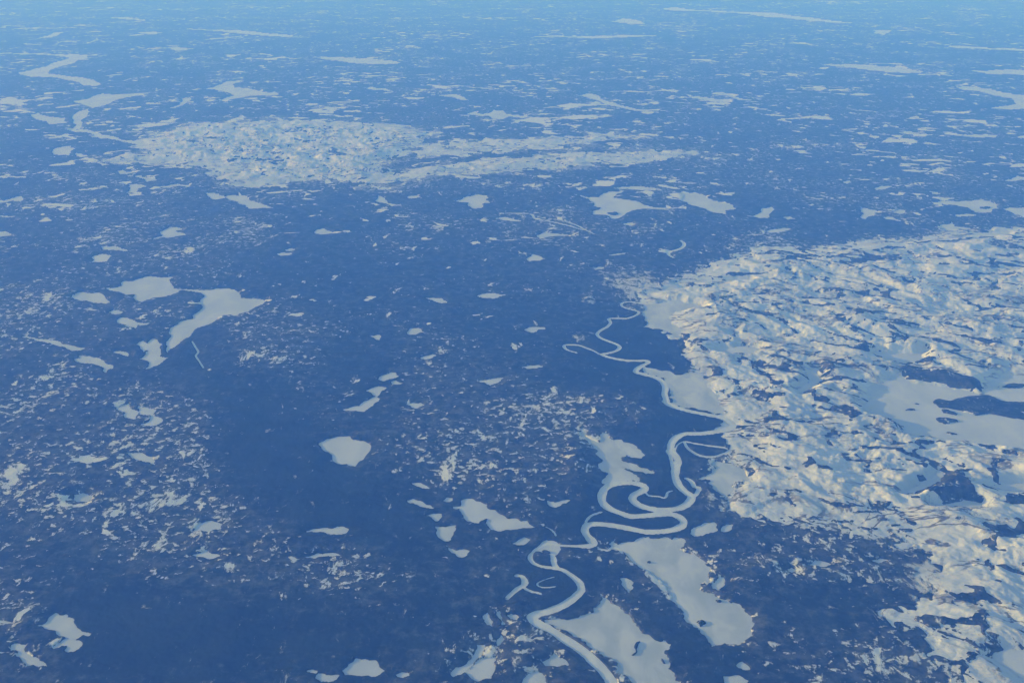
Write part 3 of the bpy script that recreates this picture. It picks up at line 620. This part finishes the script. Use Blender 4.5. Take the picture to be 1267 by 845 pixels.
# ------------------------------------------------------------------ meshes
def grid_mesh(name, Z, keep=None, attrs=None):
    ii, jj = np.meshgrid(np.arange(NR-1), np.arange(NA-1), indexing='ij')
    a = (ii*NA+jj).ravel(); q = np.stack([a, a+NA, a+NA+1, a+1], 1)   # normal up
    if keep is not None:
        q = q[keep[q].any(1)]
    used = np.unique(q); remap_ = np.full(len(X), -1, np.int64); remap_[used] = np.arange(len(used))
    q = remap_[q]
    me = bpy.data.meshes.new(name)
    me.vertices.add(len(used)); co = np.stack([X[used], Y[used], Z[used]], 1).astype(np.float32)
    me.vertices.foreach_set('co', co.ravel())
    me.loops.add(q.size); me.loops.foreach_set('vertex_index', q.ravel().astype(np.int32))
    me.polygons.add(len(q)); me.polygons.foreach_set('loop_start', (np.arange(len(q))*4).astype(np.int32))
    me.polygons.foreach_set('use_smooth', np.ones(len(q), bool))
    for k, arr in (attrs or {}).items():
        at = me.attributes.new(k, 'FLOAT', 'POINT'); at.data.foreach_set('value', arr[used].astype(np.float32))
    me.update(calc_edges=True)
    o = bpy.data.objects.new(name, me); COL.objects.link(o); return o
def tag(o, label=None, cat=None, kind=None, group=None):
    for k, v in (('label', label), ('category', cat), ('kind', kind), ('group', group)):
        if v: o[k] = v
    return o

terrain = grid_mesh('terrain', ZG)
terrain.data.materials.append(m_ground)
tag(terrain, 'snow-covered lowland and ice-worn snowy hills under the forest', 'terrain', 'structure')
forest = grid_mesh('forest', ZF, fcov > -.9, dict(openness=op, sparse=sp, lakeland=lakeland))
forest.data.materials.append(m_forest)
tag(forest, 'dark spruce forest covering the lowland, broken by snowy openings', 'forest', 'stuff')

def poly_mesh(name, P, z):
    pts = [Vector((p[0], p[1], z)) for p in P]
    tris = tessellate_polygon([pts])
    me = bpy.data.meshes.new(name); me.from_pydata([tuple(p) for p in pts], [], [t for t in tris]); me.update()
    if len(me.polygons) and me.polygons[0].normal.z < 0: me.flip_normals()
    o = bpy.data.objects.new(name, me); COL.objects.link(o); return o
for i, ((kind, label, t, pts), P) in enumerate(zip(LAKES, lake_polys)):
    o = poly_mesh('frozen_lake' if kind == 'lake' else 'snowy_marsh', P, -1.5+.012*i)
    o.data.materials.append(m_lake if kind == 'lake' else m_marsh)
    tag(o, label, 'frozen lake' if kind == 'lake' else 'marsh', 'structure', 'frozen lakes among the forest' if kind == 'lake' else 'flat marshes by the river')
for k, (name, label, c, h) in enumerate(ribbons):
    d = np.gradient(c, axis=0); L = np.hypot(d[:, 0], d[:, 1])+1e-9
    nrm = np.stack([-d[:, 1]/L, d[:, 0]/L], 1)
    l = c+nrm*(h[:, None]+6); r = c-nrm*(h[:, None]+6)
    z = .8+.05*k
    vs = [(p[0], p[1], z+.0004*i) for i, p in enumerate(l)]+[(p[0], p[1], z+.0004*i) for i, p in enumerate(r)]
    n = len(c)
    me = bpy.data.meshes.new(name); me.from_pydata(vs, [], [(i+n, i+n+1, i+1, i) for i in range(n-1)]); me.update()
    if me.polygons[0].normal.z < 0: me.flip_normals()
    o = bpy.data.objects.new({'river': 'river', 'oxbow': 'oxbow_lake', 'channel': 'stream'}[name], me); COL.objects.link(o)
    me.materials.append(m_river)
    tag(o, label, {'river': 'river', 'oxbow': 'oxbow lake', 'channel': 'stream'}[name], 'structure', None if name == 'river' else 'side waters of the frozen river')

# ------------------------------------------------------------------ haze
m, nt, b = mat('haze_air'); nt.nodes.remove(b)
pv = nt.nodes.new('ShaderNodeVolumePrincipled')
pv.inputs['Color'].default_value = (.068, .247, 1.0, 1)
pv.inputs['Absorption Color'].default_value = (1, 1, 1, 1)
pv.inputs['Density'].default_value = 31e-6
pv.inputs['Anisotropy'].default_value = 0.0
nt.links.new(pv.outputs['Volume'], nt.nodes['Material Output'].inputs['Volume'])
S = 420000.; z0, z1 = -8.0, CAM_H+40
vs = [(x, y, z) for z in (z0, z1) for x, y in ((-S, -S), (S, -S), (S, S), (-S, S))]
me = bpy.data.meshes.new('haze'); me.from_pydata(vs, [], [(3, 2, 1, 0), (4, 5, 6, 7), (0, 1, 5, 4), (1, 2, 6, 5), (2, 3, 7, 6), (3, 0, 4, 7)]); me.update()
haze = bpy.data.objects.new('haze', me); COL.objects.link(haze); me.materials.append(m)
tag(haze, 'thin blue haze filling the air down to the snowy land', 'haze', 'stuff')

# ------------------------------------------------------------------ light
SUN_EL, SUN_AZ = 10.0, -80.0          # azimuth from +Y (view direction), negative = left
w = bpy.data.worlds.new('World'); sc.world = w; w.use_nodes = True
nt = w.node_tree; bg = nt.nodes['Background']
sky = nt.nodes.new('ShaderNodeTexSky'); sky.sky_type = 'NISHITA'; sky.sun_disc = False
sky.sun_elevation = R(SUN_EL); sky.sun_rotation = R(SUN_AZ); sky.altitude = 0
nt.links.new(sky.outputs[0], bg.inputs['Color']); bg.inputs['Strength'].default_value = .15
sd_ = bpy.data.lights.new('sun', 'SUN'); sd_.energy = 5.0; sd_.angle = R(.53); sd_.color = (.77, .80, 1.0)
so = bpy.data.objects.new('sun', sd_); COL.objects.link(so)
dirv = Vector((math.sin(R(SUN_AZ))*math.cos(R(SUN_EL)), math.cos(R(SUN_AZ))*math.cos(R(SUN_EL)), math.sin(R(SUN_EL))))
so.rotation_euler = dirv.to_track_quat('Z', 'Y').to_euler(); so.location = (0, 0, 20000)

vs_ = sc.view_settings; vs_.view_transform = 'Standard'; vs_.look = 'None'; vs_.gamma = 1; vs_.exposure = 0.22
try: vs_.use_curve_mapping = False
except Exception: pass
sc.render.engine = 'CYCLES'
cy = sc.cycles
cy.max_bounces = 4; cy.diffuse_bounces = 1; cy.glossy_bounces = 1; cy.volume_bounces = 1; cy.transmission_bounces = 0
cy.use_denoising = True
